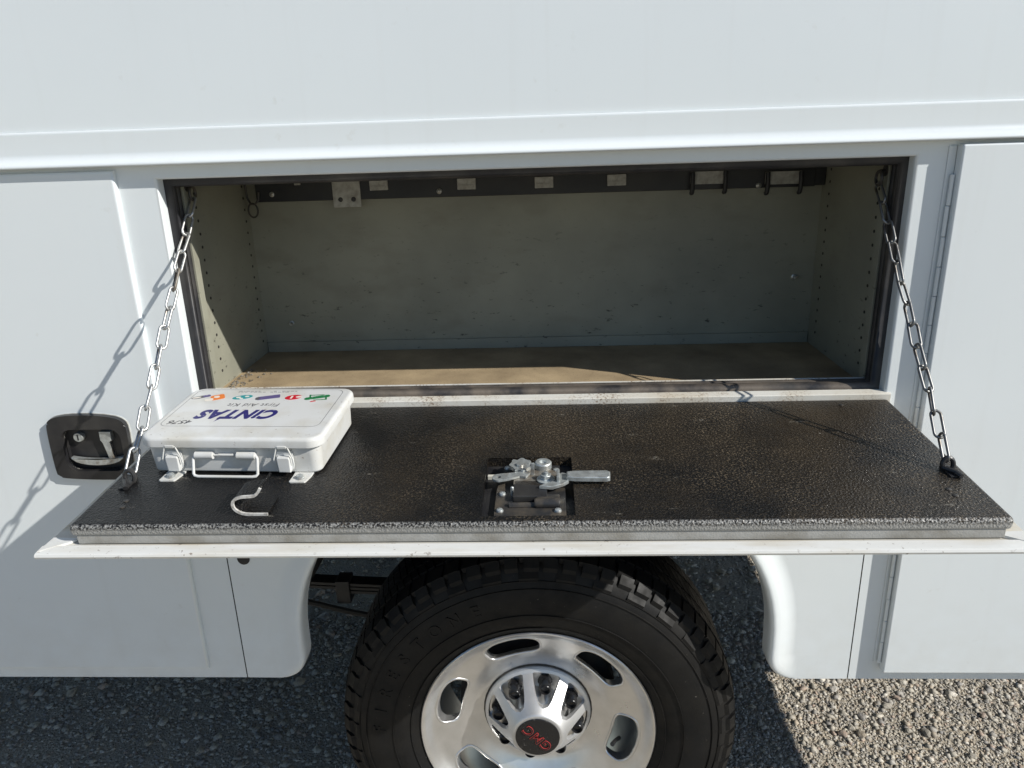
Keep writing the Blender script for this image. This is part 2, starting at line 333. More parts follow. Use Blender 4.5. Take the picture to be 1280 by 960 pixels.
def build_body():
    # upper panel, drip rail: profiles run along the whole side
    bm = nb(); add_prism(bm, [(-.0025, 1.5585), (-.001, 1.70), (.004, 1.95), (.02, 2.2), (.06, ROOF - .02), (.06, 1.5585)], FRONT, REAR)
    obj('upper_panel', bm, 'white', truck)
    prof = [(.03, 1.5585), (-.0025, 1.5584), (-.0052, 1.5580), (-.0068, 1.5566), (-.0072, 1.5540), (-.0072, 1.5260), (-.0082, 1.5215), (-.0108, 1.5175), (-.0150, 1.5143), (-.0185, 1.5122), (-.0205, 1.5105), (-.0212, 1.5085), (-.0205, 1.5068), (-.0190, 1.5062), (.03, 1.5075)]
    bm = add_prism(nb(), prof, FRONT, REAR); obj('drip_rail', bm, 'white', truck, smooth=60)
    # side panel with the compartment hole
    e = .005
    bm = nb()
    def quad(x0, x1, z0, z1, y=0.0):
        bm.faces.new([bm.verts.new(p) for p in ((x0, y, z0), (x1, y, z0), (x1, y, z1), (x0, y, z1))])
    xl, xr, zt, zb = XL - e, XR + e, ZT + e, ZB - .014
    quad(FRONT, REAR, zt, 1.5072)
    quad(FRONT, xl, zb, zt); quad(xr, REAR, zb, zt)
    quad(FRONT, LS - .0010, ZBOT, zb); quad(RS + .0010, REAR, ZBOT, zb)
    # rounded return into the opening
    prof = [(e, 0), (e * .45, .0006), (e * .12, .0024), (0, .005), (0, .021)]
    rings = []
    for off, y in prof:
        rings.append([bm.verts.new(p) for p in ((XL - off, y, zb), (XL - off, y, ZT + off), (XR + off, y, ZT + off), (XR + off, y, zb))])
    for a, b in zip(rings, rings[1:]):
        for i in range(3): bm.faces.new((a[i], a[i + 1], b[i + 1], b[i]))
    # folded bottom hems
    for x0, x1 in ((FRONT, LS - .0010), (RS + .0010, REAR)):
        bm.faces.new([bm.verts.new(p) for p in ((x0, 0, ZBOT), (x1, 0, ZBOT), (x1, .03, ZBOT - .001), (x0, .03, ZBOT - .001))])
        bm.faces.new([bm.verts.new(p) for p in ((x0, .03, ZBOT - .001), (x1, .03, ZBOT - .001), (x1, .03, ZBOT + .05), (x0, .03, ZBOT + .05))])
    bmesh.ops.remove_doubles(bm, verts=bm.verts[:], dist=1e-6)
    obj('side_panel', bm, 'white', truck)
    # closed shell behind: roof, far side, ends, underside with wheel well
    bm = nb()
    def q(*ps): bm.faces.new([bm.verts.new(p) for p in ps])
    q((FRONT, .06, ROOF), (REAR, .06, ROOF), (REAR, FARY, ROOF), (FRONT, FARY, ROOF))
    q((FRONT, FARY, .573), (REAR, FARY, .573), (REAR, FARY, ROOF), (FRONT, FARY, ROOF))
    for x in (FRONT + .001, REAR - .001): q((x, .001, .573), (x, FARY, .573), (x, FARY, ROOF), (x, .001, ROOF))
    obj('body_shell', bm, 'white', truck, smooth=0)
    bm = nb(); WX0, WX1, WZ = -.52, .50, 1.02
    q((FRONT, .032, .60), (WX0, .032, .60), (WX0, FARY, .60), (FRONT, FARY, .60)); q((WX1, .032, .60), (REAR, .032, .60), (REAR, FARY, .60), (WX1, FARY, .60))
    q((WX0, .032, .60), (WX0, FARY, .60), (WX0, FARY, WZ), (WX0, .032, WZ)); q((WX1, .032, .60), (WX1, FARY, .60), (WX1, FARY, WZ), (WX1, .032, WZ))
    q((WX0, .032, WZ), (WX1, .032, WZ), (WX1, FARY, WZ), (WX0, FARY, WZ))
    obj('underbody', bm, 'under', truck, smooth=0)
build_body()

def build_fender():
    # arch edge from bottom left to bottom right (x, z)
    pts = []
    cx, hw, z0, hz, k = -.018, .4235, .655, .345, 2.25
    rc = .055
    zc = ZBOT + rc
    for i in range(9):                                        # left bottom corner
        a = R(-90 + 90 * i / 8); pts.append((cx - hw - rc + rc * math.cos(a) , zc + rc * math.sin(a)))
    N = 44
    for i in range(N + 1):
        t = math.pi - math.pi * i / N
        c, s = math.cos(t), math.sin(t)
        pts.append((cx + hw * math.copysign(abs(c) ** (2 / k), c), z0 + hz * abs(s) ** (2 / k)))
    for i in range(9):
        a = R(180 + 90 * i / 8); pts.append((cx + hw + rc + rc * math.cos(a), zc + rc * math.sin(a)))
    P = [Vector((x, 0, z)) for x, z in pts]; n = len(P)
    prof = [(0, .030), (-.0005, .004), (.0004, -.005), (.0025, -.0102), (.006, -.0128), (.0115, -.0126), (.0195, -.0096), (.029, -.0052), (.039, -.0017), (.050, 0)]
    nor = []
    for i in range(n):
        t = (P[min(i + 1, n - 1)] - P[max(i - 1, 0)]).normalized(); nor.append(Vector((-t.z, 0, t.x)))
    bm = nb(); rings = []
    for d, y in prof:
        ring = []
        for i in range(n):
            f = min(1, min(i, n - 1 - i) / 7.0); f = f * f * (3 - 2 * f)
            yy = y if y > .01 else y * f
            p = P[i] + nor[i] * d
            ring.append(bm.verts.new((p.x, yy, p.z)))
        rings.append(ring)
    for a, b in zip(rings, rings[1:]):
        for i in range(n - 1): bm.faces.new((a[i], a[i + 1], b[i + 1], b[i]))
    # flat panel around, from seam to seam
    x0, x1, zt = LS + .0010, RS - .0010, 1.1035
    out = []
    ring = rings[-1]
    for i in range(n):
        p = ring[i].co
        if i < 14: q = (x0, 0, max(ZBOT, p.z) if i else ZBOT)
        elif i > n - 15: q = (x1, 0, max(ZBOT, p.z) if i < n - 1 else ZBOT)
        else: q = (p.x if 20 < i < n - 21 else (x0 if i <= 20 else x1) + ((p.x - (x0 if i <= 20 else x1)) * (max(0, (i - 14)) / 6.0 if i <= 20 else max(0, (n - 15 - i)) / 6.0)), 0, zt)
        out.append(q)
    ov = [bm.verts.new(q) for q in out]
    for i in range(n - 1):
        try: bm.faces.new((ring[i], ring[i + 1], ov[i + 1], ov[i]))
        except ValueError: pass
    # corner fill of the outline's upper corners
    c0 = bm.verts.new((x0, 0, zt)); c1 = bm.verts.new((x1, 0, zt))
    bm.faces.new((ov[13], ov[14], c0)); bm.faces.new((ov[n - 15], ov[n - 14], c1))
    for side in (0, -1):
        loop = [r[side] for r in rings[1:]] + [ov[side]]
        try: bm.faces.new(loop)
        except ValueError: pass
    bmesh.ops.remove_doubles(bm, verts=bm.verts[:], dist=1e-6)
    obj('fender_panel', bm, 'white', truck, smooth=50)
    # dark backing seen through the seams
    for x in (LS, RS): obj('seam_backing', box(x - .006, x + .006, .004, .012, ZBOT + .004, 1.09), 'under', truck)
    # small obround access hole near the left seam
    bm = nb(); add_outline(bm, rrect(-.011, .011, -.019, .019, .0105), 0, .002, .0006)
    o = obj('access_hole', bm, 'under', truck, (-.531, .0002, .838), (R(90), 0, 0))
build_fender()

def build_side_doors():
    # outline rings from the back edge over the rounded front edge, then the face around the handle's hole
    bm = nb(); x0, x1, z0, z1 = -1.52, -.629, .598, 1.5005; hx0, hx1, hz0, hz1 = -.809, -.700, 1.0055, 1.0945
    rings = [[bm.verts.new(p) for p in ((x0 + i, y, z0 + i), (x1 - i, y, z0 + i), (x1 - i, y, z1 - i), (x0 + i, y, z1 - i))] for i, y in ((0, -.0001), (0, -.0040), (.0004, -.0058), (.0016, -.0074), (.0034, -.0083), (.0052, -.0085))]
    rings.append([bm.verts.new(p) for p in ((hx0, -.0085, hz0), (hx1, -.0085, hz0), (hx1, -.0085, hz1), (hx0, -.0085, hz1))])
    rings.append([bm.verts.new(p) for p in ((hx0, -.0001, hz0), (hx1, -.0001, hz0), (hx1, -.0001, hz1), (hx0, -.0001, hz1))])
    for a, b in zip(rings, rings[1:]):
        for i in range(4): bm.faces.new((a[i], a[(i + 1) % 4], b[(i + 1) % 4], b[i]))
    me = mesh_from(bm, 'side_door', 'white')
    o = link('side_door', me, truck); tagit(o, 'white side door carrying the black paddle handle')
    o = obj('side_door', box(.6065, 1.41, -.0175, -.0001, .5985, 1.5005, bev=.0035, seg=3), 'white', truck); tagit(o, 'white side door hung on a piano hinge')
    # piano hinge along the right-hand door
    bm = nb(); add_box(bm, .5955, .6062, -.0022, -.0001, .612, 1.498); hinge = obj('piano_hinge', bm, 'white', truck)
    bm = nb(); add_lathe(bm, [(.0022, 0), (.0031, .0008), (.0031, .0432), (.0022, .044)], 10, 'z'); kn = mesh_from(bm, 'hinge_knuckle', 'white')
    z = .614
    while z < 1.45:
        link('hinge_knuckle', kn, hinge, (.6030 + random.uniform(-.0006, .0006), -.0065 - random.uniform(0, .0006), z)); z += .0445
build_side_doors()

# ------------------------------------------------------------------ compartment
def bk(x, z, y):
    """a point measured on the plane y = .378, moved along the wall's depth to y"""
    k = (y + 1.129) / (.378 + 1.129); return (.0165 + (x - .0165) * k, y, 1.5245 + (z - 1.5245) * k)
def build_compartment():
    o = obj('compartment_floor', box(IL - .01, IR + .01, .052, YB, ZF - .01, ZF), 'floor', truck)
    bm = nb(); add_box(bm, XL + .006, XR - .006, .0550, .0590, ZF - .02, 1.1335, .0012); obj('floor_lip', bm, 'pale_worn', truck)
    obj('compartment_back', box(IL - .01, IR + .01, YB, YB + .006, ZF - .02, ZC + .02), 'inner', truck)
    # skirting angle along the back
    obj('back_angle', add_prism(nb(), [(YB - .002, ZF + .022), (YB - .004, ZF + .021), (YB - .005, ZF + .0005), (YB - .0005, ZF + .0005), (YB - .0005, ZF + .022)], IL + .002, IR - .002), 'inner', truck)
    for x, s in ((IL, -1), (IR, 1)):
        bm = nb(); add_box(bm, min(x, x + s * .006), max(x, x + s * .006), .055, YB, ZF - .02, ZC + .02)
        side = obj('compartment_side_wall', bm, 'inner', truck)
        xe = XL + .0115 if s < 0 else XR - .0115
        bm = nb(); add_box(bm, min(x + s * .001, xe), max(x + s * .001, xe), .0552, .074, ZF + .001, ZC - .001, .0012); obj('jamb_flange', bm, 'inner', side)
        for y in ((.140, .348) if s < 0 else (.117, .331)):
            bm = nb()
            for k in range(15):
                z = ZF + .03 + k * .0225
                add_lathe(bm, [(.0026, -.0004), (.0026, .0004)], 10, 'x', c=(x - s * .0005, y, z))
            tagit(obj('shelf_hole_row', bm, 'under', side), kind='stuff')
    obj('compartment_ceiling', box(IL - .01, IR + .01, .03, YB, ZC, ZC + .006), 'inner', truck)
    # rubber seal around the opening
    prof = [(-.001, .0195), (.006, .0205), (.0105, .0235), (.0125, .0290), (.0120, .0345), (.0085, .0375), (.0075, .0395), (.0105, .0425), (.0120, .0470), (.0095, .0520), (.003, .0545), (-.004, .0545)]
    bm = nb(); rings = []
    for off, y in prof:
        rings.append([bm.verts.new(p) for p in ((XL + off, y, 1.1225 + off), (XL + off, y, ZT - off), (XR - off, y, ZT - off), (XR - off, y, 1.1225 + off))])
    for a, b in zip(rings, rings[1:]):
        for i in range(4): bm.faces.new((a[i], a[(i + 1) % 4], b[(i + 1) % 4], b[i]))
    obj('door_seal', bm, 'rubber', truck, smooth=60)
    # cable rail along the back wall
    RY = YB - .022
    a_ = bk(-.565, 1.4547, RY); b_ = bk(.545, 1.4198, RY)
    bm = nb(); add_box(bm, a_[0], b_[0], RY, YB - .0005, 1.4235, 1.466, .002); rail = obj('cable_rail', bm, 'rail', truck)
    bm = nb(); add_box(bm, b_[0], bk(.566, 1.43, RY)[0], RY + .004, YB - .0005, 1.425, 1.463, .002); obj('rail_end', bm, 'rail', rail)
    bm = nb(); add_outline(bm, rrect(-.0275, .0275, -.026, .026, .002, 2), 0, .0025, .0006)
    pm = mesh_from(bm, 'mounting_plate', 'conn')
    cut = mesh_from(add_outline(add_outline(nb(), circ(-.013, -.011, .0048), -.01, .01), circ(.013, -.011, .0048), -.01, .01), 'c', 'conn', 0)
    pl = bk(-.379, 1.4338, RY); link('mounting_plate', boolean(pm, [cut]), rail, (pl[0], RY - .0005, pl[2]), (R(90), 0, 0))
    for sx in (-.013, .013): obj('plate_bolt', add_lathe(nb(), [(.0046, -.001), (.0034, -.0016), (.0034, .001)], 10, 'y', c=(pl[0] + sx, RY - .001, pl[2] - .011)), 'plate', rail)
    bm = nb(); add_box(bm, -.018, .018, 0, .006, -.0105, .0105, .001); add_box(bm, -.013, .013, -.0015, .0, -.0055, -.0015, .0003); add_box(bm, -.0015, .0015, -.0022, 0, -.004, .0075, .0003)
    cm = mesh_from(bm, 'connector', 'conn')
    for x, z in ((-.3136, 1.449), (-.1374, 1.4455), (.0166, 1.4441), (.1597, 1.4445)): p = bk(x, z, RY - .005); link('connector', cm, rail, p, (0, random.uniform(-.03, .03), 0))
    bm = nb(); add_box(bm, -.0335, .0335, 0, .008, -.012, .012, .0012); add_box(bm, -.0335, .0335, -.001, .004, -.0008, .0012); cl = mesh_from(bm, 'clip_block', 'conn')
    bm = nb(); add_tube(bm, [(0, -.002, .014), (0, -.004, 0), (0, -.004, -.016), (0, -.001, -.024), (0, .004, -.025)], .0044, 8); hk = mesh_from(bm, 'clip_arm', 'rail')
    for x, z in ((.3387, 1.4439), (.4838, 1.4396)):
        p = bk(x, z, RY - .007); c = link('clip_block', cl, rail, p)
        for s in (-.031, .031): link('clip_arm', hk, rail, (p[0] + s, p[1] - .001, p[2] - .003))
    bm = nb(); add_lathe(bm, [(.0055, 0), (.0052, -.0025), (.003, -.0042), (.0008, -.0048)], 12, 'y'); scm = mesh_from(bm, 'screw', 'zinc')
    for x, z in ((-.5314, 1.4366), (-.1925, 1.4332), (.4356, 1.426)): link('screw', scm, rail, bk(x, z, RY))
    for x, z in ((-.5321, 1.1649), (.5266, 1.2404)):
        link('wall_bolt', mesh_from(add_tube(add_lathe(nb(), [(.0055, 0), (.0055, -.002), (.003, -.003), (.003, -.009)], 10, 'y'), [(0, -.006, 0), (.006, -.011, .003)], .0018, 6), 'wall_bolt', 'zinc'), truck, (.0165 + (x - .0165) * .981, YB, 1.5245 + (z - 1.5245) * .981))
    bm = nb(); add_box(bm, -.006, .006, -.004, 0, -.0035, .0035, .0006); obj('rail_tab', bm, 'conn', rail, bk(-.4765, 1.4568, RY))
    # hook with a hanging ring in the rear left corner
    p = bk(-.5700, 1.4230, RY - .006)
    bm = nb(); add_tube(bm, [(-.014, 0, .035), (-.013, 0, .008), (-.007, -.001, -.004), (.002, -.001, -.005), (.009, 0, .004), (.011, 0, .018)], .0022, 8); hk = obj('corner_hook', bm, 'plate', truck, p)
    bm = nb(); add_tube(bm, [(.0095 * math.cos(t), 0, .0135 * math.sin(t)) for t in np.linspace(0, 2 * math.pi, 21)[:-1]], .0018, 8, closed=True); obj('hanging_ring', bm, 'plate', hk, (-.004, -.001, -.0165))
    # crumbs of dirt in the front left corner of the floor
    bm = nb()
    for i in range(150):
        x = IL + .008 + abs(random.gauss(0, .022)); y = .085 + random.random() * .15; r = random.uniform(.0008, .0024)
        if x > IL + .015 + (y - .08) * .38: continue
        mtx = Matrix.Translation((x, y, ZF + r * .5)) @ Euler((random.random() * 3, random.random() * 3, 0)).to_matrix().to_4x4() @ Matrix.Diagonal((r, r * random.uniform(.5, 1.5), r * .8, 1))
        bmesh.ops.create_icosphere(bm, subdivisions=1, radius=1, matrix=mtx)
    o = obj('dirt_crumbs', bm, 'rusty', smooth=0); tagit(o, 'brown dirt crumbs gathered in the corner of the compartment floor', 'dirt', kind='stuff')
build_compartment()

# ------------------------------------------------------------------ drop-down door (frame: x, -s outward, h)
DL, DR, DS = -.5774, .5562, .3494
PX0, PX1, PS0, PS1 = -.0685, .0480, .1870, .3345
DOOR_LOC, DOOR_ROT = (0, 0, ZB), (SAG, 0, 0)
def build_drop_door():
    # folded outer skin with its hemmed lip, plus core
    bm = nb()
    prof = [(.004, -.0300), (-.345, -.0300), (-.349, -.0292), (-.352, -.0268), (-.3665, -.0272), (-.3695, -.0282), (-.3708, -.0308), (-.3695, -.0340), (-.3660, -.0352), (.004, -.0352)]
    add_prism(bm, prof, -.6135, .5815)
    skin = obj('drop_door', bm, 'lip', truck, DOOR_LOC, DOOR_ROT); tagit(skin, 'open drop-down compartment door with black textured inner lining')
    # mitred corner gussets on the lip
    for x, s in ((-.6125, 1), (.5805, -1)):
        bm = nb(); a = [(x, -.3655), (x + s * .002, -.334), (x + s * .036, -.336), (x + s * .030, -.345), (x + s * .016, -.352)]
        add_outline(bm, a if s > 0 else a[::-1], -.0294, -.0262, .0008); obj('corner_gusset', bm, 'kit', skin)
    bm = nb(); add_box(bm, DL + .008, DR - .008, -.338, -.006, -.0302, -.0175, .002); core = obj('door_core', bm, 'pale_worn', skin)
    # black liner with a pocket for the latch
    bm = nb(); add_box(bm, DL, DR, -DS, -.004, -.0165, 0, .0062, 5)
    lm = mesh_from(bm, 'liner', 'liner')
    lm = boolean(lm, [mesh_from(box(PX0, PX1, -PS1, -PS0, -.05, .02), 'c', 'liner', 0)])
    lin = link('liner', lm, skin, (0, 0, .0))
    cm = boolean(core.data, [mesh_from(box(PX0 - .002, PX1 + .002, -PS1 - .001, -PS0 + .002, -.0255, .02), 'c', 'pale_worn', 0)]); core.data = cm
    # pocket floor and sides
    bm = nb(); add_box(bm, PX0 - .001, PX1 + .001, -PS1, -PS0 + .001, -.0160, -.0138); obj('latch_pocket', bm, 'black', skin)
    # bare sprayed edge strip under the liner's nose
    bm = nb(); add_box(bm, DL + .006, DR - .006, -.3468, -.338, -.0285, -.0150, .002); obj('edge_strip', bm, 'liner_edge', skin)
    # hinge flange at the sill
    bm = nb(); add_prism(bm, [(-.004, -.018), (-.0045, .0062), (-.003, .0080), (.010, .0105), (.012, .0095), (.012, -.018)], DL + .001, DR + .004); obj('hinge_flange', bm, 'pale_worn', truck, (0, .0, ZB), (0, 0, 0))
    # bolt heads and small holes near the chain anchors
    bm = nb(); add_lathe(bm, [(.0036, 0), (.0036, .0012), (.0018, .002), (.0006, .002)], 10, 'z'); bh = mesh_from(bm, 'rivet', 'plate')
    for x, s in ((-.532, .292), (-.529, .307), (.512, .283), (.513, .298), (.475, .028)): link('rivet', bh, skin, (x, -s, -.0004))
    # bent strap hook welded to the lining (a C seen from its open edge)
    HK = .86
    pth = [(-.330, .0012), (-.350, .0014), (-.3665, .0030), (-.3765, .0095), (-.379, .0180), (-.3755, .0255), (-.366, .0300), (-.352, .0312), (-.345, .0325), (-.339, .0375), (-.3345, .0445)]
    pth = [(-.332 + (a + .330) * HK, b * HK + .0002) for a, b in pth]; sm = []
    for i in range(len(pth) - 1):
        p0 = Vector(pth[max(i - 1, 0)]); p1 = Vector(pth[i]); p2 = Vector(pth[i + 1]); p3 = Vector(pth[min(i + 2, len(pth) - 1)])
        for k in range(4):
            t = k / 4; sm.append(.5 * ((2 * p1) + (-p0 + p2) * t + (2 * p0 - 5 * p1 + 4 * p2 - p3) * t * t + (-p0 + 3 * p1 - 3 * p2 + p3) * t ** 3))
    sm.append(Vector(pth[-1]))
    bm = nb(); A = []; T = .0013
    for i, p in enumerate(sm):
        t = (sm[min(i + 1, len(sm) - 1)] - sm[max(i - 1, 0)]).normalized(); nn = Vector((-t.y, t.x)) * T
        A.append([bm.verts.new((q.x, y, q.y)) for q, y in ((p + nn, -.328), (p - nn, -.328), (p - nn, -.290), (p + nn, -.290))])
    for a, b in zip(A, A[1:]):
        for k in range(4): bm.faces.new((a[k], a[(k + 1) % 4], b[(k + 1) % 4], b[k]))
    bm.faces.new(A[0]); bm.faces.new(A[-1])
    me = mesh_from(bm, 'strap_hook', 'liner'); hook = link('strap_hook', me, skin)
    # bare edge of the strap
    bm = nb(); A = []
    for i, p in enumerate(sm):
        t = (sm[min(i + 1, len(sm) - 1)] - sm[max(i - 1, 0)]).normalized(); nn = Vector((-t.y, t.x)) * (T + .0004)
        A.append([bm.verts.new((q.x, y, q.y)) for q, y in ((p + nn, -.3298), (p - nn, -.3298), (p - nn, -.3272), (p + nn, -.3272))])
    for a, b in zip(A, A[1:]):
        for k in range(4): bm.faces.new((a[k], a[(k + 1) % 4], b[(k + 1) % 4], b[k]))
    bm.faces.new(A[0]); bm.faces.new(A[-1]); obj('hook_edge', bm, 'bare_edge', skin)
    return skin
door = build_drop_door()

# ------------------------------------------------------------------ rotary latch in the door pocket
def build_latch():
    base = nb(); pts = [(-.0535, -.336), (.0375, -.336), (.0375, -.262), (.0315, -.215), (.0315, -.196), (-.0465, -.196), (-.0465, -.212), (-.052, -.262)]
    add_outline(base, pts, -.0140, -.0075, .0012)
    L = obj('door_latch', base, 'plate', truck, DOOR_LOC, DOOR_ROT)
    sc_ = nb(); add_lathe(sc_, [(.0048, 0), (.0048, .0012), (.0038, .003), (.0015, .0038), (.0004, .0039)], 12, 'z'); sm = mesh_from(sc_, 'screw', 'zinc')
    for x, s in ((-.040, .2045), (.0265, .212), (-.044, .2725), (-.0455, .312), (.0270, .313)): link('screw', sm, L, (x, -s, -.0077))
    bm = nb(); add_lathe(bm, [(.0022, 0), (.0022, .012), (.0012, .013)], 10, 'z'); obj('pin', bm, 'zinc', L, (-.031, -.274, -.008))
    # black housing and rusty keeper block
    bm = nb(); add_box(bm, -.030, .014, -.292, -.252, -.0080, .0015, .002); obj('housing', bm, 'black', L)
    bm = nb(); add_box(bm, .000, .030, -.303, -.285, -.0080, .0005, .0018); add_lathe(bm, [(.006, -.003), (.007, 0), (.007, .026), (.006, .029)], 14, 'x', c=(.001, -.300, -.0040)); obj('keeper_block', bm, 'plate', L)
    bm = nb(); add_tube(bm, [(-.034, -.301, -.0065), (.000, -.300, -.0065)], .0040, 8); obj('release_rod', bm, 'plate', L)
    # carrier plate of the rotor
    bm = nb(); pts = [(-.030, -.262), (.022, -.268), (.030, -.252), (.030, -.236), (.018, -.222), (.010, -.214), (-.012, -.214), (-.022, -.226), (-.030, -.240)]
    add_outline(bm, pts, -.004, .0015, .0006); obj('rotor_carrier', bm, 'rusty', L)
    # toothed rotor
    bm = nb(); pts = []
    for i in range(28):
        a = 2 * math.pi * i / 28; r = (.0165 if (i // 2) % 2 else .0135) * (1.0 if i % 9 else .8); pts.append((-.0215 + r * math.cos(a) * .95, -.2185 + r * math.sin(a) * 1.1))
    add_outline(bm, pts, .0018, .0072, .0005); add_lathe(bm, [(.0050, 0), (.0050, .0024), (.002, .0030)], 14, 'z', c=(-.022, -.222, .0072)); obj('rotor', bm, 'zinc', L)
    # pawl with a rounded ear
    bm = nb(); pts = [(-.050 + .0085 * math.cos(a), -.249 + .0085 * math.sin(a)) for a in np.linspace(R(80), R(280), 14)] + [(-.036, -.2535), (-.022, -.246), (-.014, -.249), (-.008, -.238), (-.014, -.232), (-.030, -.237)]
    pm = mesh_from(add_outline(nb(), pts, .0020, .0050, .0004), 'pawl', 'zinc'); pm = boolean(pm, [mesh_from(add_outline(nb(), circ(-.0495, -.249, .0032, 12), -.01, .02), 'c', 'zinc', 0)])
    link('pawl', pm, L)
    # upright stop, pivots, hex bolt
    bm = nb(); add_box(bm, -.0075, -.0025, -.2385, -.2355, .0012, .0190, .0008); obj('stop_tab', bm, 'zinc', L)
    bm = nb(); add_lathe(bm, [(.0115, .0015), (.0115, .0085), (.0100, .0100), (.0052, .0100), (.0045, .0070), (.0005, .0070)], 20, 'z', c=(.0090, -.2175, 0)); obj('pivot_bush', bm, 'zinc', L)
    bm = nb(); add_lathe(bm, [(.0120, .0015), (.0120, .0032), (.0085, .0040), (.0085, .0042)], 22, 'z', c=(.0125, -.2515, 0)); obj('washer', bm, 'zinc', L)
    bm = nb(); add_outline(bm, circ(.0125, -.2515, .0072, 6, .3), .0040, .0100, .0007); add_lathe(bm, [(.0032, .010), (.0030, .0135), (.002, .0142)], 10, 'z', c=(.0125, -.2515, 0)); obj('hex_bolt', bm, 'zinc', L)
    # cast bracket and flat handle
    bm = nb(); pts = [(.004, -.274), (.020, -.277), (.034, -.270), (.042, -.262), (.046, -.246), (.034, -.240), (.027, -.246), (.027, -.262), (.012, -.267)]
    add_outline(bm, pts, .0018, .0062, .0010); add_box(bm, .0265, .0305, -.266, -.244, .0050, .0140, .0010); obj('lever_bracket', bm, 'zinc', L)
    bm = nb(); pts = [(.040, -.2615), (.050, -.2635), (.0905, -.2655), (.0955, -.2625), (.0965, -.2495), (.0925, -.2455), (.050, -.2455), (.040, -.2475)]
    add_outline(bm, pts, .0058, .0120, .0016, 3); obj('latch_lever', bm, 'zinc', L)
    bm = nb(); add_box(bm, -.0665, -.0555, -.2235, -.2185, -.0140, -.0085, .0003); obj('sticker', bm, 'sticker', L)
build_latch()

# ------------------------------------------------------------------ chains
def build_chain(label, eye, anchor_xs, phase, skip_rust, steel='chain'):
    n_ = Vector((0, -math.sin(SAG), math.cos(SAG))); o_ = Vector((0, -math.cos(SAG), -math.sin(SAG)))
    anchor = Vector((anchor_xs[0], 0, ZB)) + o_ * anchor_xs[1] + n_ * .013
    eye = Vector(eye)
    sgn = -1 if eye.x < 0 else 1
    # eye bolt on the side wall is the chain's own part
    bm = nb()
    add_tube(bm, [(eye.x + .0, eye.y + .0105 * math.cos(t), eye.z + .008 + .0105 * math.sin(t)) for t in np.linspace(0, 2 * math.pi, 19)[:-1]], .0024, 8, closed=True)
    wallx = XL + .0105 if sgn < 0 else XR - .0105
    add_tube(bm, [(eye.x, eye.y, eye.z + .0185), (wallx, eye.y, eye.z + .0195)], .0026, 8)
    add_lathe(bm, [(.009, -.001), (.009, .001)], 14, 'x', c=(wallx - sgn * .001, eye.y, eye.z + .0195))
    root = obj('support_chain', bm, 'plate', truck); tagit(root, label)
    d = anchor - eye; Ln = d.length; pitch = .0338; N = round(Ln / pitch); pitch = Ln / N
    rw = .0064; ls = pitch / 2 - rw + .0024
    pts = [(rw * math.cos(a), 0, ls + rw * math.sin(a)) for a in np.linspace(0, math.pi, 9)] + [(rw * math.cos(a), 0, -ls + rw * math.sin(a)) for a in np.linspace(math.pi, 2 * math.pi, 9)]
    bm = nb(); add_tube(bm, pts, .00195, 8, closed=True); lm = mesh_from(bm, 'link', steel, 80)
    rm = lm.copy(); rm.materials.clear(); rm.materials.append(M['rusty'])
    q = d.to_track_quat('Z', 'Y')
    for i in range(N):
        t = (i + .5) / N; sag = -.006 * 4 * t * (1 - t)
        P = eye + d * t + Vector((0, 0, sag))
        tw = phase + (i % 2) * math.pi / 2 + .25 * math.sin(i * 1.9 + phase) + i * .05
        tilt = Euler((random.uniform(-.07, .07), random.uniform(-.07, .07), 0)).to_quaternion()
        o = link('link', rm if i == skip_rust else lm, root); o.rotation_mode = 'QUATERNION'
        from mathutils import Quaternion
        o.rotation_quaternion = q @ Quaternion((0, 0, 1), tw) @ tilt; o.location = P
    # blackened shackle and tab bolted to the door
    bm = nb(); ax = anchor_xs[0]; s0 = anchor_xs[1]
    add_tube(bm, [(ax + .007 * math.cos(t), -s0 - .004 + .002 * math.sin(t), .007 + .0095 * math.sin(t)) for t in np.linspace(0, 2 * math.pi, 17)[:-1]], .0032, 8, closed=True)
    add_box(bm, ax - .006, ax + .006, -s0 - .026, -s0 + .004, -.001, .0024, .0008)
    add_tube(bm, [(ax - .006, -s0 - .006, .004), (ax + .003, -s0 - .020, .005), (ax + .006, -s0 - .028, .0035)], .0034, 8)
    add_lathe(bm, [(.0042, .0028), (.0042, .0050), (.002, .0058)], 8, 'z', c=(ax + .004, -s0 - .023, 0))
    obj('shackle', bm, 'black', root, DOOR_LOC, DOOR_ROT)
build_chain('bright steel support chain beside the first aid kit', (-.549, .070, 1.452), (-.5525, .238), .35, 4)
build_chain('steel support chain beside the piano-hinged door', (.531, .066, 1.444), (.5345, .229), 1.1, -1, 'dull_chain')

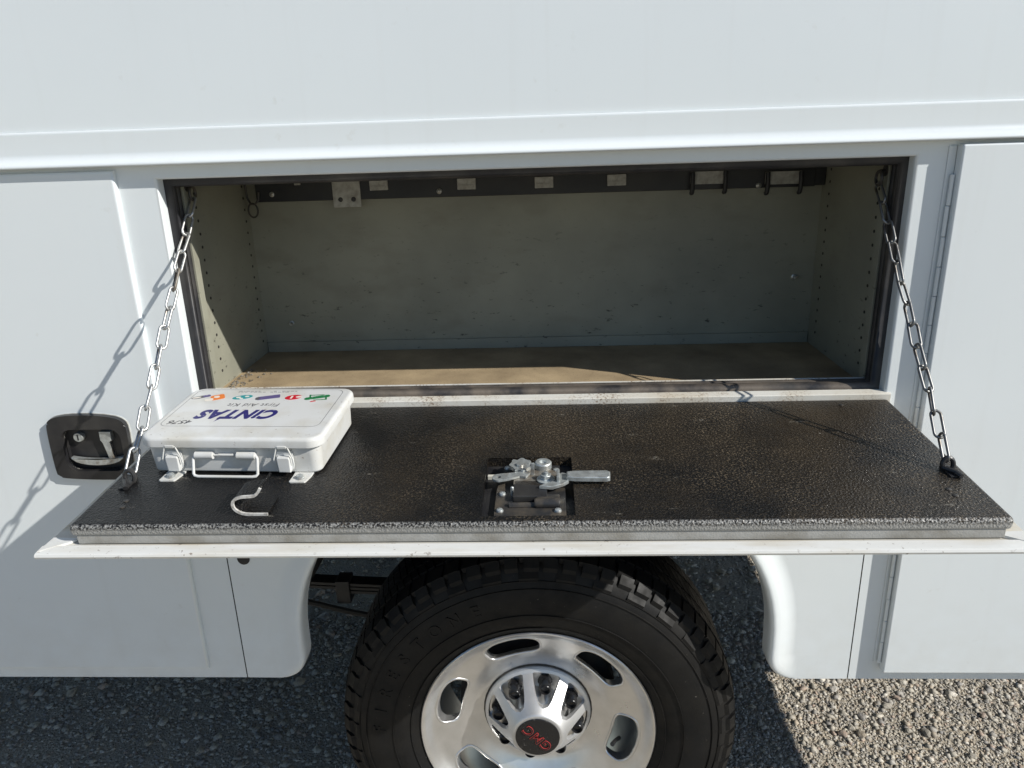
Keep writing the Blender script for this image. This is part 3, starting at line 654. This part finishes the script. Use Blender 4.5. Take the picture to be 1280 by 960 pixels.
# ------------------------------------------------------------------ paddle handle on the left door
def build_paddle():
    Y = 0
    pts = [(-.0635, -.0535), (.0560, -.0575), (.0640, -.046), (.0705, .036), (.0640, .052), (.040, .0590), (-.005, .0625), (-.045, .0600), (-.0620, .0540), (-.0685, .042), (-.0690, -.044)]
    # round the outline by Chaikin cutting
    for _ in range(3):
        q = []
        for i in range(len(pts)):
            a, b = Vector(pts[i]), Vector(pts[(i + 1) % len(pts)]); q += [tuple(a * .75 + b * .25), tuple(a * .25 + b * .75)]
        pts = q
    me = mesh_from(add_outline(nb(), [(x, y) for x, y in pts], .0088, .0185, .004, 4), 'paddle_handle', 'black')
    dish = nb(); add_outline(dish, rrect(-.046, .056, -.040, .036, .018, 6), .0045, .03)
    me = boolean(me, [mesh_from(dish, 'c', 'black', 0)])
    pan = nb(); add_outline(pan, rrect(-.050, .052, -.044, .038, .018, 6), .0006, .0090)
    dish2 = nb(); add_outline(dish2, rrect(-.0458, .0500, -.0398, .0358, .0165, 6), .0024, .03)
    pan = boolean(mesh_from(pan, 'dish', 'black'), [mesh_from(dish2, 'c', 'black', 0)])
    rot = (R(90), 0, 0); loc = (-.7535, Y, 1.0530)
    root = link('paddle_handle', me, truck, loc, rot); tagit(root, 'black recessed paddle handle with silver pull')
    bm = nb(); gm = boolean(mesh_from(add_outline(bm, [(x * 1.015, y * 1.015) for x, y in pts], .0083, .0105, .0006), 'gasket', 'conn'), [mesh_from(add_outline(nb(), rrect(-.046, .056, -.040, .036, .018, 6), .0, .03), 'c', 'conn', 0)]); link('gasket', gm, root); link('dish', pan, root)
    bm = nb(); add_lathe(bm, [(.0085, .0024), (.0085, .0085), (.0075, .0098), (.0005, .0098)], 24, 'z', c=(-.023, .0185, 0)); lk = obj('lock_cylinder', bm, 'zinc', root)
    bm = nb(); add_box(bm, -.0242, -.0218, .0135, .0235, .0096, .0102); obj('key_slot', bm, 'under', root)
    bm = nb(); arc = []
    for i in range(13):
        t = i / 12; x = -.040 + .091 * t; arc.append((x, -.0205 + .0045 * (2 * t - 1) ** 2))
    top = arc; bot = [(x, y - .0098 + .006 * abs(2 * (i / 12) - 1) ** 3) for i, (x, y) in enumerate(arc)]
    add_outline(bm, top + bot[::-1], .0060, .0150, .0022, 3); obj('pull_bar', bm, 'zinc', root)
    bm = nb(); add_outline(bm, [(.0235, -.0205), (.0340, -.0215), (.0305, -.012), (.0285, .010), (.0345, .012), (.0355, .0285), (.0155, .0290), (.0150, .0125), (.0200, .009), (.0225, -.008)], .0024, .0110, .0012); obj('pull_stem', bm, 'zinc', root)
build_paddle()

# ------------------------------------------------------------------ wheel
WXC, WZC = -.0146, .400
def build_wheel():
    prof = [(.2210, .085), (.2290, .062), (.2345, .0535), (.2355, .0500), (.2335, .0480), (.2300, .0492), (.2240, .0560), (.2170, .0655), (.2100, .0720), (.2010, .0765), (.1850, .0830), (.1600, .0930), (.1440, .1010), (.1340, .1075), (.1220, .1120), (.1130, .1135), (.0600, .1140), (.0600, .1300), (.1250, .1280), (.1500, .1150), (.1900, .1000), (.2070, .0950), (.2110, .1300), (.2110, .2500), (.2300, .2600), (.2200, .2500)]
    bm = add_lathe(nb(), prof, 96, 'y', closed=True); me = mesh_from(bm, 'wheel', 'alu', 30)
    cuts = []
    for k in range(6):
        a = R(45 + 60 * k); bm = nb()
        out = []
        for t in np.linspace(0, 2 * math.pi, 33)[:-1]:              # rounded slot: tangential superellipse bent along the circle
            c_, s_ = math.cos(t), math.sin(t); u = .305 * math.copysign(abs(c_) ** .6, c_); v = .0255 * math.copysign(abs(s_) ** .7, s_)
            r_ = .1800 + v + .002; out.append((r_ * math.cos(a + u * (1.0 - .10 * s_)), r_ * math.sin(a + u * (1.0 - .10 * s_))))
        A = [bm.verts.new((x, .045, z)) for x, z in out]; B = [bm.verts.new((x * .965, .145, z * .965)) for x, z in out]
        for i in range(32): bm.faces.new((A[i], A[(i + 1) % 32], B[(i + 1) % 32], B[i]))
        bm.faces.new(A); bm.faces.new(B); cuts.append(mesh_from(bm, 'c', 'alu', 0))
    me = boolean(me, cuts)
    W = link('wheel', me, truck, (WXC, 0, WZC)); tagit(W, 'aluminium rear wheel with black tyre and lug nuts')
    # rounded pressed rims around the slots
    for k in range(6):
        a = R(45 + 60 * k); path = []
        for t in np.linspace(0, 2 * math.pi, 41)[:-1]:
            c_, s_ = math.cos(t), math.sin(t); u = .313 * math.copysign(abs(c_) ** .6, c_); v = .0268 * math.copysign(abs(s_) ** .7, s_)
            r_ = .182 + v; th = a + u * (1 - .10 * s_)
            y = np.interp(r_, [.144, .160, .185, .201, .210], [.1010, .0930, .0830, .0765, .0720]) + .0018
            path.append((r_ * math.cos(th), y, r_ * math.sin(th)))
        obj('slot_rim', add_tube(nb(), path, .0032, 8, closed=True), 'alu', W, smooth=80)
    # brake drum / dark hub behind
    obj('brake_disc', add_lathe(nb(), [(.0002, .150), (.165, .150), (.165, .190), (.0002, .190)], 40, 'y'), 'under', W)
    obj('hub_face', add_lathe(nb(), [(.0002, .112), (.1125, .112), (.1125, .118), (.0002, .118)], 40, 'y'), 'plate', W)
    # tyre carcass
    R0 = .3935
    tp = [(.2250, .0600), (.2330, .0535), (.2410, .0490), (.2480, .0445), (.2600, .0385), (.2760, .0335), (.2950, .0310), (.3150, .0310), (.3330, .0330), (.3500, .0370), (.3640, .0430), (.3740, .0500), (.3800, .0560), (.3850, .0640), (.3872, .0850), (.3880, .1650), (.3872, .2450), (.3840, .2700), (.3640, .2900), (.3200, .3000), (.2600, .2940), (.2250, .2700), (.2130, .2450), (.2130, .0850)]
    t_o = obj('tyre', add_lathe(nb(), tp, 120, 'y', closed=True), 'tyre', W, smooth=40)
    # fine moulded rings on the sidewall
    bm = nb()
    for r_, y_ in ((.2530, .0405), (.2870, .0310), (.3420, .0338), (.3560, .0385)):
        add_lathe(bm, [(r_ - .0010, y_ + .002), (r_ - .0006, y_ - .0010), (r_ + .0006, y_ - .0010), (r_ + .0010, y_ + .002)], 120, 'y', closed=True)
    obj('sidewall_ring', bm, 'tyre', W, smooth=0)
    # tread blocks: shoulder lugs wrap onto the sidewall, ribs between
    bm = nb(); NB = 66
    def block(a0, a1, y0, y1, r0, r1, skew=0, drop=0, drop2=0):
        vs = []
        for r_, top in ((r0, 0), (r1, 1)):
            for (a, y, e) in ((a0, y0, drop), (a1, y0, drop), (a1, y1, drop2), (a0, y1, drop2)):
                aa = a + skew * (y - .165); rr = r_ - (e if top else 0)
                vs.append(bm.verts.new((rr * math.cos(aa), y, rr * math.sin(aa))))
        for f in ((0, 1, 2, 3), (4, 5, 6, 7), (0, 1, 5, 4), (1, 2, 6, 5), (2, 3, 7, 6), (3, 0, 4, 7)): bm.faces.new([vs[i] for i in f])
    for i in range(NB):
        a = 2 * math.pi * i / NB; w_ = 2 * math.pi / NB
        jit = .05 * math.sin(i * 2.3)
        for sgn_ in (0, 1):                                       # shoulders (near, far)
            if sgn_ == 0:
                block(a + w_ * (.10 + jit), a + w_ * .93, .0600, .0920, .378, .3985, -.25, .0060, 0)
                block(a + w_ * (.14 + jit), a + w_ * .88, .0470, .0600, .355, .3920, -.1, .0130, .0005)
                if i % 2 == 0: block(a + w_ * .25, a + w_ * 1.30, .0385, .0475, .345, .3720, 0, .010, .001)
            else: block(a + w_ * .10, a + w_ * .93, .2400, .2760, .370, .3985, -.25, 0, .010)
        for y0, y1, ph in ((.0985, .1330, .35), (.1390, .1910, .0), (.1970, .2335, .5)):
            block(a + w_ * (ph + .05), a + w_ * (ph + .45), y0, y1, .380, .4000, .9); block(a + w_ * (ph + .52), a + w_ * (ph + .97), y0, y1, .380, .4000, .9)
    obj('tread', bm, 'tyre', W, smooth=0)
    # raised sidewall lettering
    word = 'FIRESTONE'
    for i, ch in enumerate(word):
        th = R(176 - i * 8.2); r_ = .3130
        me = text_mesh(ch, .034, 'tyre', .0011, offset=.0006)
        # letter plane faces -Y, up = radial outward, reading clockwise
        up = Vector((math.cos(th), 0, math.sin(th))); right = Vector((math.sin(th), 0, -math.cos(th))); nrm = Vector((0, -1, 0))
        mt = Matrix(((right.x, up.x, nrm.x, r_ * up.x), (right.y, up.y, nrm.y, .0312), (right.z, up.z, nrm.z, r_ * up.z), (0, 0, 0, 1)))
        o = link('raised_letter', me, W); o.matrix_local = mt
    # hub cap with eight windows
    cp = [(.1090, .1120), (.1090, .1060), (.1075, .1030), (.1040, .1012), (.1000, .0995), (.0700, .0600), (.0570, .0470), (.0530, .0410), (.0500, .0378), (.0470, .0370), (.0002, .0370), (.0002, .0460), (.0500, .0490), (.0640, .0640), (.0930, .0990), (.0980, .1120)]
    me = mesh_from(add_lathe(nb(), cp, 96, 'y', closed=True), 'hub_cap', 'satin', 30)
    cuts = []
    for k in range(8):
        a = R(33.5 + 45 * k); bm = nb(); pr = [(.0590, 0), (.0620, .0100), (.0700, .0165), (.0850, .0240), (.0960, .0290), (.0990, .0255), (.1015, .0120), (.1020, 0)]
        pr = pr + [(r_, -t_) for r_, t_ in pr[-2:0:-1]]
        out = [(r_ * math.cos(a) - t_ * math.sin(a), r_ * math.sin(a) + t_ * math.cos(a)) for r_, t_ in pr]
        A = [bm.verts.new((x, .02, z)) for x, z in out]; B = [bm.verts.new((x, .125, z)) for x, z in out]; nn = len(out)
        for i in range(nn): bm.faces.new((A[i], A[(i + 1) % nn], B[(i + 1) % nn], B[i]))
        bm.faces.new(A); bm.faces.new(B); cuts.append(mesh_from(bm, 'c', 'alu', 0))
    cap = link('hub_cap', boolean(me, cuts), W)
    # silver pan behind the windows and the nuts
    obj('cap_pan', add_lathe(nb(), [(.0460, .0530), (.0560, .0640), (.0600, .0900), (.0640, .1060), (.1000, .1080), (.1000, .1110), (.0460, .1110)], 64, 'y', closed=True), 'alu', W)
    bm = nb(); add_lathe(bm, [(.0125, .112), (.0125, .078), (.0112, .0745), (.0095, .0735), (.0090, .0790), (.0004, .0790)], 18, 'y'); add_lathe(bm, [(.0150, .112), (.0150, .098), (.0126, .095)], 6, 'y'); nut = mesh_from(bm, 'lug_nut', 'gloss_black')
    for k in range(8):
        a = R(33.5 + 45 * k); link('lug_nut', nut, W, (.0815 * math.cos(a), 0, .0815 * math.sin(a)))
    # centre emblem
    obj('emblem_disc', add_lathe(nb(), [(.0440, .0372), (.0440, .0352), (.0425, .0342), (.0002, .0330)], 48, 'y'), 'gloss_black', W)
    def place(me, name, mat_y):
        o = link(name, me, W); o.matrix_local = Matrix.Translation((0, mat_y, 0)) @ Matrix.Rotation(-R(133), 4, 'Y') @ Matrix.Rotation(R(90), 4, 'X'); return o
    def outline_text(txt):
        big = text_mesh(txt, .0300, 'emblem_red', .0004, offset=.0007, spacing=1.12); small = text_mesh(txt, .0300, 'gloss_black', .0004, offset=-.0003, spacing=1.12)
        return big, small
    b_, s_ = outline_text('GMC'); place(b_, 'emblem_letters', .0326); place(s_, 'emblem_letters', .0320)
    # valve stem in the lower right slot
    bm = nb(); add_tube(bm, [(.168, .10, -.062), (.158, .080, -.050), (.150, .062, -.042)], [.0042, .0038, .0046], 8); obj('valve_stem', bm, 'black', W)
    return W
wheel = build_wheel()

# ------------------------------------------------------------------ chassis seen in the wheel arch
def build_chassis():
    root = None
    for k in range(4):
        half = .72 - .10 * k; z = .4615 - .0105 * k
        pts = [(x, z + .03 * (x / .72) ** 2 * 1.0) for x in np.linspace(-half, min(half, .30), 15)]
        bm = nb(); A = []
        for x, zz in pts: A.append([bm.verts.new(p) for p in ((x, .446, zz), (x, .446, zz + .0072), (x, .482, zz + .0072), (x, .482, zz))])
        for a, b in zip(A, A[1:]):
            for j in range(4): bm.faces.new((a[j], a[(j + 1) % 4], b[(j + 1) % 4], b[j]))
        bm.faces.new(A[0]); bm.faces.new(A[-1])
        o = obj('leaf_spring' if root is None else 'leaf', bm, 'rail', root or truck)
        if root is None: root = o
    for x in (-.505,): bm = nb(); add_box(bm, x - .018, x + .018, .440, .486, .428, .492, .003); obj('spring_clamp', bm, 'rail', root)
    bm = nb(); add_tube(bm, [(-.72, .44, .470), (-.50, .43, .415), (-.30, .42, .375)], .007, 8); obj('brake_line', bm, 'under', truck)
    bm = nb(); add_tube(bm, [(WXC, .20, WZC), (WXC, 1.9, WZC)], .055, 16); bmesh.ops.create_uvsphere(bm, u_segments=16, v_segments=10, radius=.16, matrix=Matrix.Translation((WXC, 1.05, WZC))); obj('axle', bm, 'under', truck)
    for y in (.55, 1.50): obj('frame_rail', box(FRONT, REAR - .05, y, y + .07, .62, .80, .004), 'under', truck)
    obj('unseen_bumper', box(REAR - .02, REAR + .10, .36, 1.75, .56, .69, .008), 'under', truck)  # unseen bumper, added to push the ground shadow's edge further right
    # far wheel
    bm = add_lathe(nb(), [(.20, 1.80), (.30, 1.79), (.385, 1.81), (.40, 1.85), (.40, 2.0), (.38, 2.05), (.20, 2.05)], 64, 'y', closed=True); obj('far_tyre', bm, 'tyre', truck, (WXC, 0, WZC))
    # fuel-side brackets visible above the arch gap
    bm = nb(); add_tube(bm, [(.12, .40, .50), (.36, .44, .95)], .022, 10); obj('shock_absorber', bm, 'under', truck)
build_chassis()

# ------------------------------------------------------------------ first aid kit on the door
def build_kit():
    n_ = Vector((0, -math.sin(SAG), math.cos(SAG))); o_ = Vector((0, -math.cos(SAG), -math.sin(SAG)))
    P = Vector((-.4095, 0, ZB)) + o_ * .1435 + n_ * .0016
    kit = bpy.data.objects.new('first_aid_kit', None); col.objects.link(kit); kit.location = P
    kit.rotation_euler = (Matrix.Rotation(SAG, 3, 'X') @ Matrix.Rotation(-R(2.4), 3, 'Z')).to_euler()
    tagit(kit, 'white metal first aid kit with blue lettering lying on the open door', 'first aid kit')
    W2, D2, H = .1285, .0880, .0560
    def loft(rings_def, nseg=7):
        bm = nb(); rings = []
        for ins, r, z in rings_def: rings.append([bm.verts.new((x, y, z)) for x, y in rrect(-W2 + ins, W2 - ins, -D2 + ins, D2 - ins, max(r - ins, .003), nseg)])
        for a, b in zip(rings, rings[1:]):
            n = len(a)
            for i in range(n): bm.faces.new((a[i], a[(i + 1) % n], b[(i + 1) % n], b[i]))
        bm.faces.new(rings[0]); bm.faces.new(rings[-1]); return bm
    r = .0215
    obj('box_base', loft([(.0135, r, 0), (.0100, r, .0010), (.0088, r, .0034), (.0066, r, .0420), (.0064, r, .0460)]), 'kit', kit, smooth=50)
    lid = obj('lid', loft([(.0062, r, .0424), (.0020, r, .0420), (.0004, r, .0422), (0, r, .0430), (.0003, r, .0512), (.0010, r, .0535), (.0026, r, .0552), (.0050, r, .0559), (.0070, r, .0560)]), 'kit', kit, smooth=50)
    # sticker border
    bm = nb(); o1 = rrect(-.1175, .1130, -.0500, .0790, .012, 5); o2 = rrect(-.1168, .1123, -.0493, .0783, .0113, 5)
    A = [bm.verts.new((x, y, .05612)) for x, y in o1]; B = [bm.verts.new((x, y, .05612)) for x, y in o2]
    for i in range(len(A)): bm.faces.new((A[i], A[(i + 1) % len(A)], B[(i + 1) % len(A)], B[i]))
    obj('printed_border', bm, 'ink_grey', lid)
    ZP = .05614; UP = (0, 0, math.pi)
    o = link('printed_letters', text_mesh('CiNTAS', .0390, 'ink_navy', .00008, shear=.3, offset=.0019, spacing=1.1), lid, (-.016, -.009, ZP), UP); o.scale = (.80, 1, 1)
    bm = nb(); add_outline(bm, [(-.0405, -.019), (-.0335, -.019), (-.0430, -.0345)], ZP - .0001, ZP + .0001); obj('printed_spike', bm, 'ink_navy', lid)
    link('printed_letters', text_mesh('First Aid Kit', .0150, 'ink_grey', .00008, shear=.15, spacing=1.05), lid, (-.008, .0225, ZP), UP)
    link('handwritten_number', text_mesh('4576', .0170, 'ink_black', .00008, shear=.3, spacing=1.0), lid, (-.0905, -.0365, ZP), (0, 0, math.pi + .05))
    # six little picture icons
    def flat(pts, m_, x, y, dz=0, rot=0):
        c_, s_ = math.cos(rot), math.sin(rot); bm = nb(); add_outline(bm, [(x + px * c_ - py * s_, y + px * s_ + py * c_) for px, py in pts], ZP - .0001 + dz, ZP + .0001 + dz); obj('printed_icon', bm, m_, lid)
    ell = lambda a, b, n=18: [(a * math.cos(2 * math.pi * i / n), b * math.sin(2 * math.pi * i / n)) for i in range(n)]
    Yc = .0500
    flat(ell(.0125, .0050), 'ink_grey', -.1040, Yc, 0, .45); flat(ell(.0065, .0026), 'ink_cream', -.1080, Yc - .0022, .00012, .45); flat(rrect(-.005, .006, -.0040, .0040, .003, 3), 'ink_violet', -.0955, Yc + .0040, .00024, .45)
    flat(rrect(-.010, .010, -.0095, .0095, .004, 4), 'ink_orange', -.076, Yc, 0, .5); flat(ell(.0045, .0040), 'ink_cream', -.078, Yc + .001, .00012); flat(rrect(-.0085, .004, -.0042, .0042, .003, 3), 'ink_cream', -.0835, Yc - .0085, .00012, .5)
    flat(ell(.0150, .0075), 'ink_teal', -.037, Yc, 0, .3); flat(ell(.0040, .0030), 'ink_cream', -.043, Yc - .001, .00012); flat(ell(.0035, .0026), 'ink_cream', -.031, Yc + .0025, .00012); flat(ell(.0030, .0022), 'ink_cream', -.037, Yc - .005, .00012)
    flat(rrect(-.0165, .0165, -.0062, .0062, .0015, 2), 'ink_violet', .004, Yc, 0, .32); flat(ell(.0035, .0052), 'ink_grey', -.0115, Yc - .005, .00012, .32)
    flat(ell(.0125, .0088), 'ink_red', .042, Yc, 0, .25); flat(ell(.0045, .0030), 'ink_cream', .050, Yc + .0015, .00012, .2); flat(rrect(-.0015, .0015, -.005, .005, .001, 2), 'ink_cream', .0395, Yc, .00012)
    flat(rrect(-.0190, .0190, -.0048, .0048, .0045, 4), 'ink_green', .079, Yc, 0, .36); flat(rrect(-.012, .012, -.0012, .0012, .001, 2), 'ink_green', .0765, Yc + .0085, 0, .1); flat(rrect(-.010, .010, -.0011, .0011, .001, 2), 'ink_green', .086, Yc - .0085, 0, .15)
    flat(rrect(-.0012, .0012, -.006, .006, .001, 2), 'ink_green', .067, Yc + .004, 0, .3); flat(rrect(-.0012, .0012, -.006, .006, .001, 2), 'ink_green', .0935, Yc - .003, 0, .3); flat(ell(.0045, .0018), 'ink_red', .077, Yc - .0145, 0, .4)
    # fine print: rows of tiny broken strokes, far too small to read
    bm = nb(); rnd = random.Random(3)
    for row, y in enumerate((.0690, .0725)):
        x = -.052
        while x < .052:
            l = rnd.uniform(.002, .006)
            if rnd.random() < .8: add_box(bm, x, x + l, y, y + .0009, ZP - .0001, ZP + .0001)
            x += l + .0016
    obj('fine_print', bm, 'ink_grey', lid)
    # latches
    F = -D2
    for x in (-.0830, .0735):
        bm = nb(); add_outline(bm, [(-.0105, .0000), (.0105, .0000), (.0120, .0060), (.0120, .0235), (.0095, .0270), (-.0095, .0270), (-.0120, .0235), (-.0120, .0060)], 0, .0014, .0004)
        la = obj('latch', bm, 'kit', kit, (x, F + .0062, .0080), (R(90), 0, 0))
        bm = nb(); add_outline(bm, [(-.0082, -.0015), (.0082, -.0015), (.0092, .0180), (.0078, .0210), (-.0078, .0210), (-.0092, .0180)], .0012, .0085, .0016, 3); obj('latch_lever', bm, 'kit', la)
        bm = nb(); add_tube(bm, [(-.0130, .0105, .005), (-.0132, .0180, .006), (-.0075, .0355, .0055), (-.0050, .0370, .0055), (.0050, .0370, .0055), (.0075, .0355, .0055), (.0132, .0180, .006), (.0130, .0105, .005)], .0011, 7); obj('wire_bail', bm, 'kit', la, smooth=80)
        bm = nb(); add_box(bm, -.0062, .0062, .0340, .0375, .0028, .0072, .0006); obj('catch', bm, 'kit', la)
        bm = nb(); add_box(bm, -.0058, .0058, .0383, .0400, .0028, .0044, .0002); obj('catch_slot', bm, 'under', la)
    # wire carrying handle in two ferrules
    hx = -.0085
    bm = nb(); add_tube(bm, [(-.0380, -.0010, .0270), (-.0430, -.0018, .0262), (-.0452, -.0035, .0235), (-.0452, -.0105, .0035), (-.0432, -.0120, .0012), (-.0380, -.0125, .0002), (.0380, -.0125, .0002), (.0432, -.0120, .0012), (.0452, -.0105, .0035), (.0452, -.0035, .0235), (.0430, -.0018, .0262), (.0380, -.0010, .0270)], .0021, 8)
    hd = obj('carry_handle', bm, 'kit', kit, (hx, F + .0052, .0022), smooth=80)
    for s in (-1, 1):
        bm = nb(); add_tube(bm, [(s * .0420, -.0012, .0270), (s * .0170, -.0012, .0270)], .0054, 12); add_box(bm, min(s * .016, s * .043), max(s * .016, s * .043), -.001, .004, .0238, .0305, .001); obj('ferrule', bm, 'kit', hd)
    bm = nb(); add_box(bm, -.0105, .0105, .0000, .0022, .0255, .0288, .0004); add_tube(bm, [(-.016, -.0008, .027), (.016, -.0008, .027)], .0012, 6); obj('handle_bar', bm, 'kit', hd)
    # mounting feet bolted to the door
    for x in (-.0880, .0940):
        bm = nb(); add_outline(bm, [(-.0125, -.0240), (-.0100, -.0255), (.0085, -.0255), (.0105, -.0235), (.0140, -.0090), (.0150, .0120), (-.0115, .0120), (-.0112, -.0100)], -.0016, .0004, .0004); ft = obj('mounting_foot', bm, 'kit', kit, (x, F + .0100, .0), (0, 0, R(2.4)))
        bm = nb(); add_lathe(bm, [(.0062, 0), (.0062, .0008), (.0052, .0016), (.0050, .0042), (.0030, .0055), (.0010, .0056)], 8, 'z'); obj('foot_bolt', bm, 'zinc', ft, (.0005, -.0155, .0004))
    return kit
build_kit()
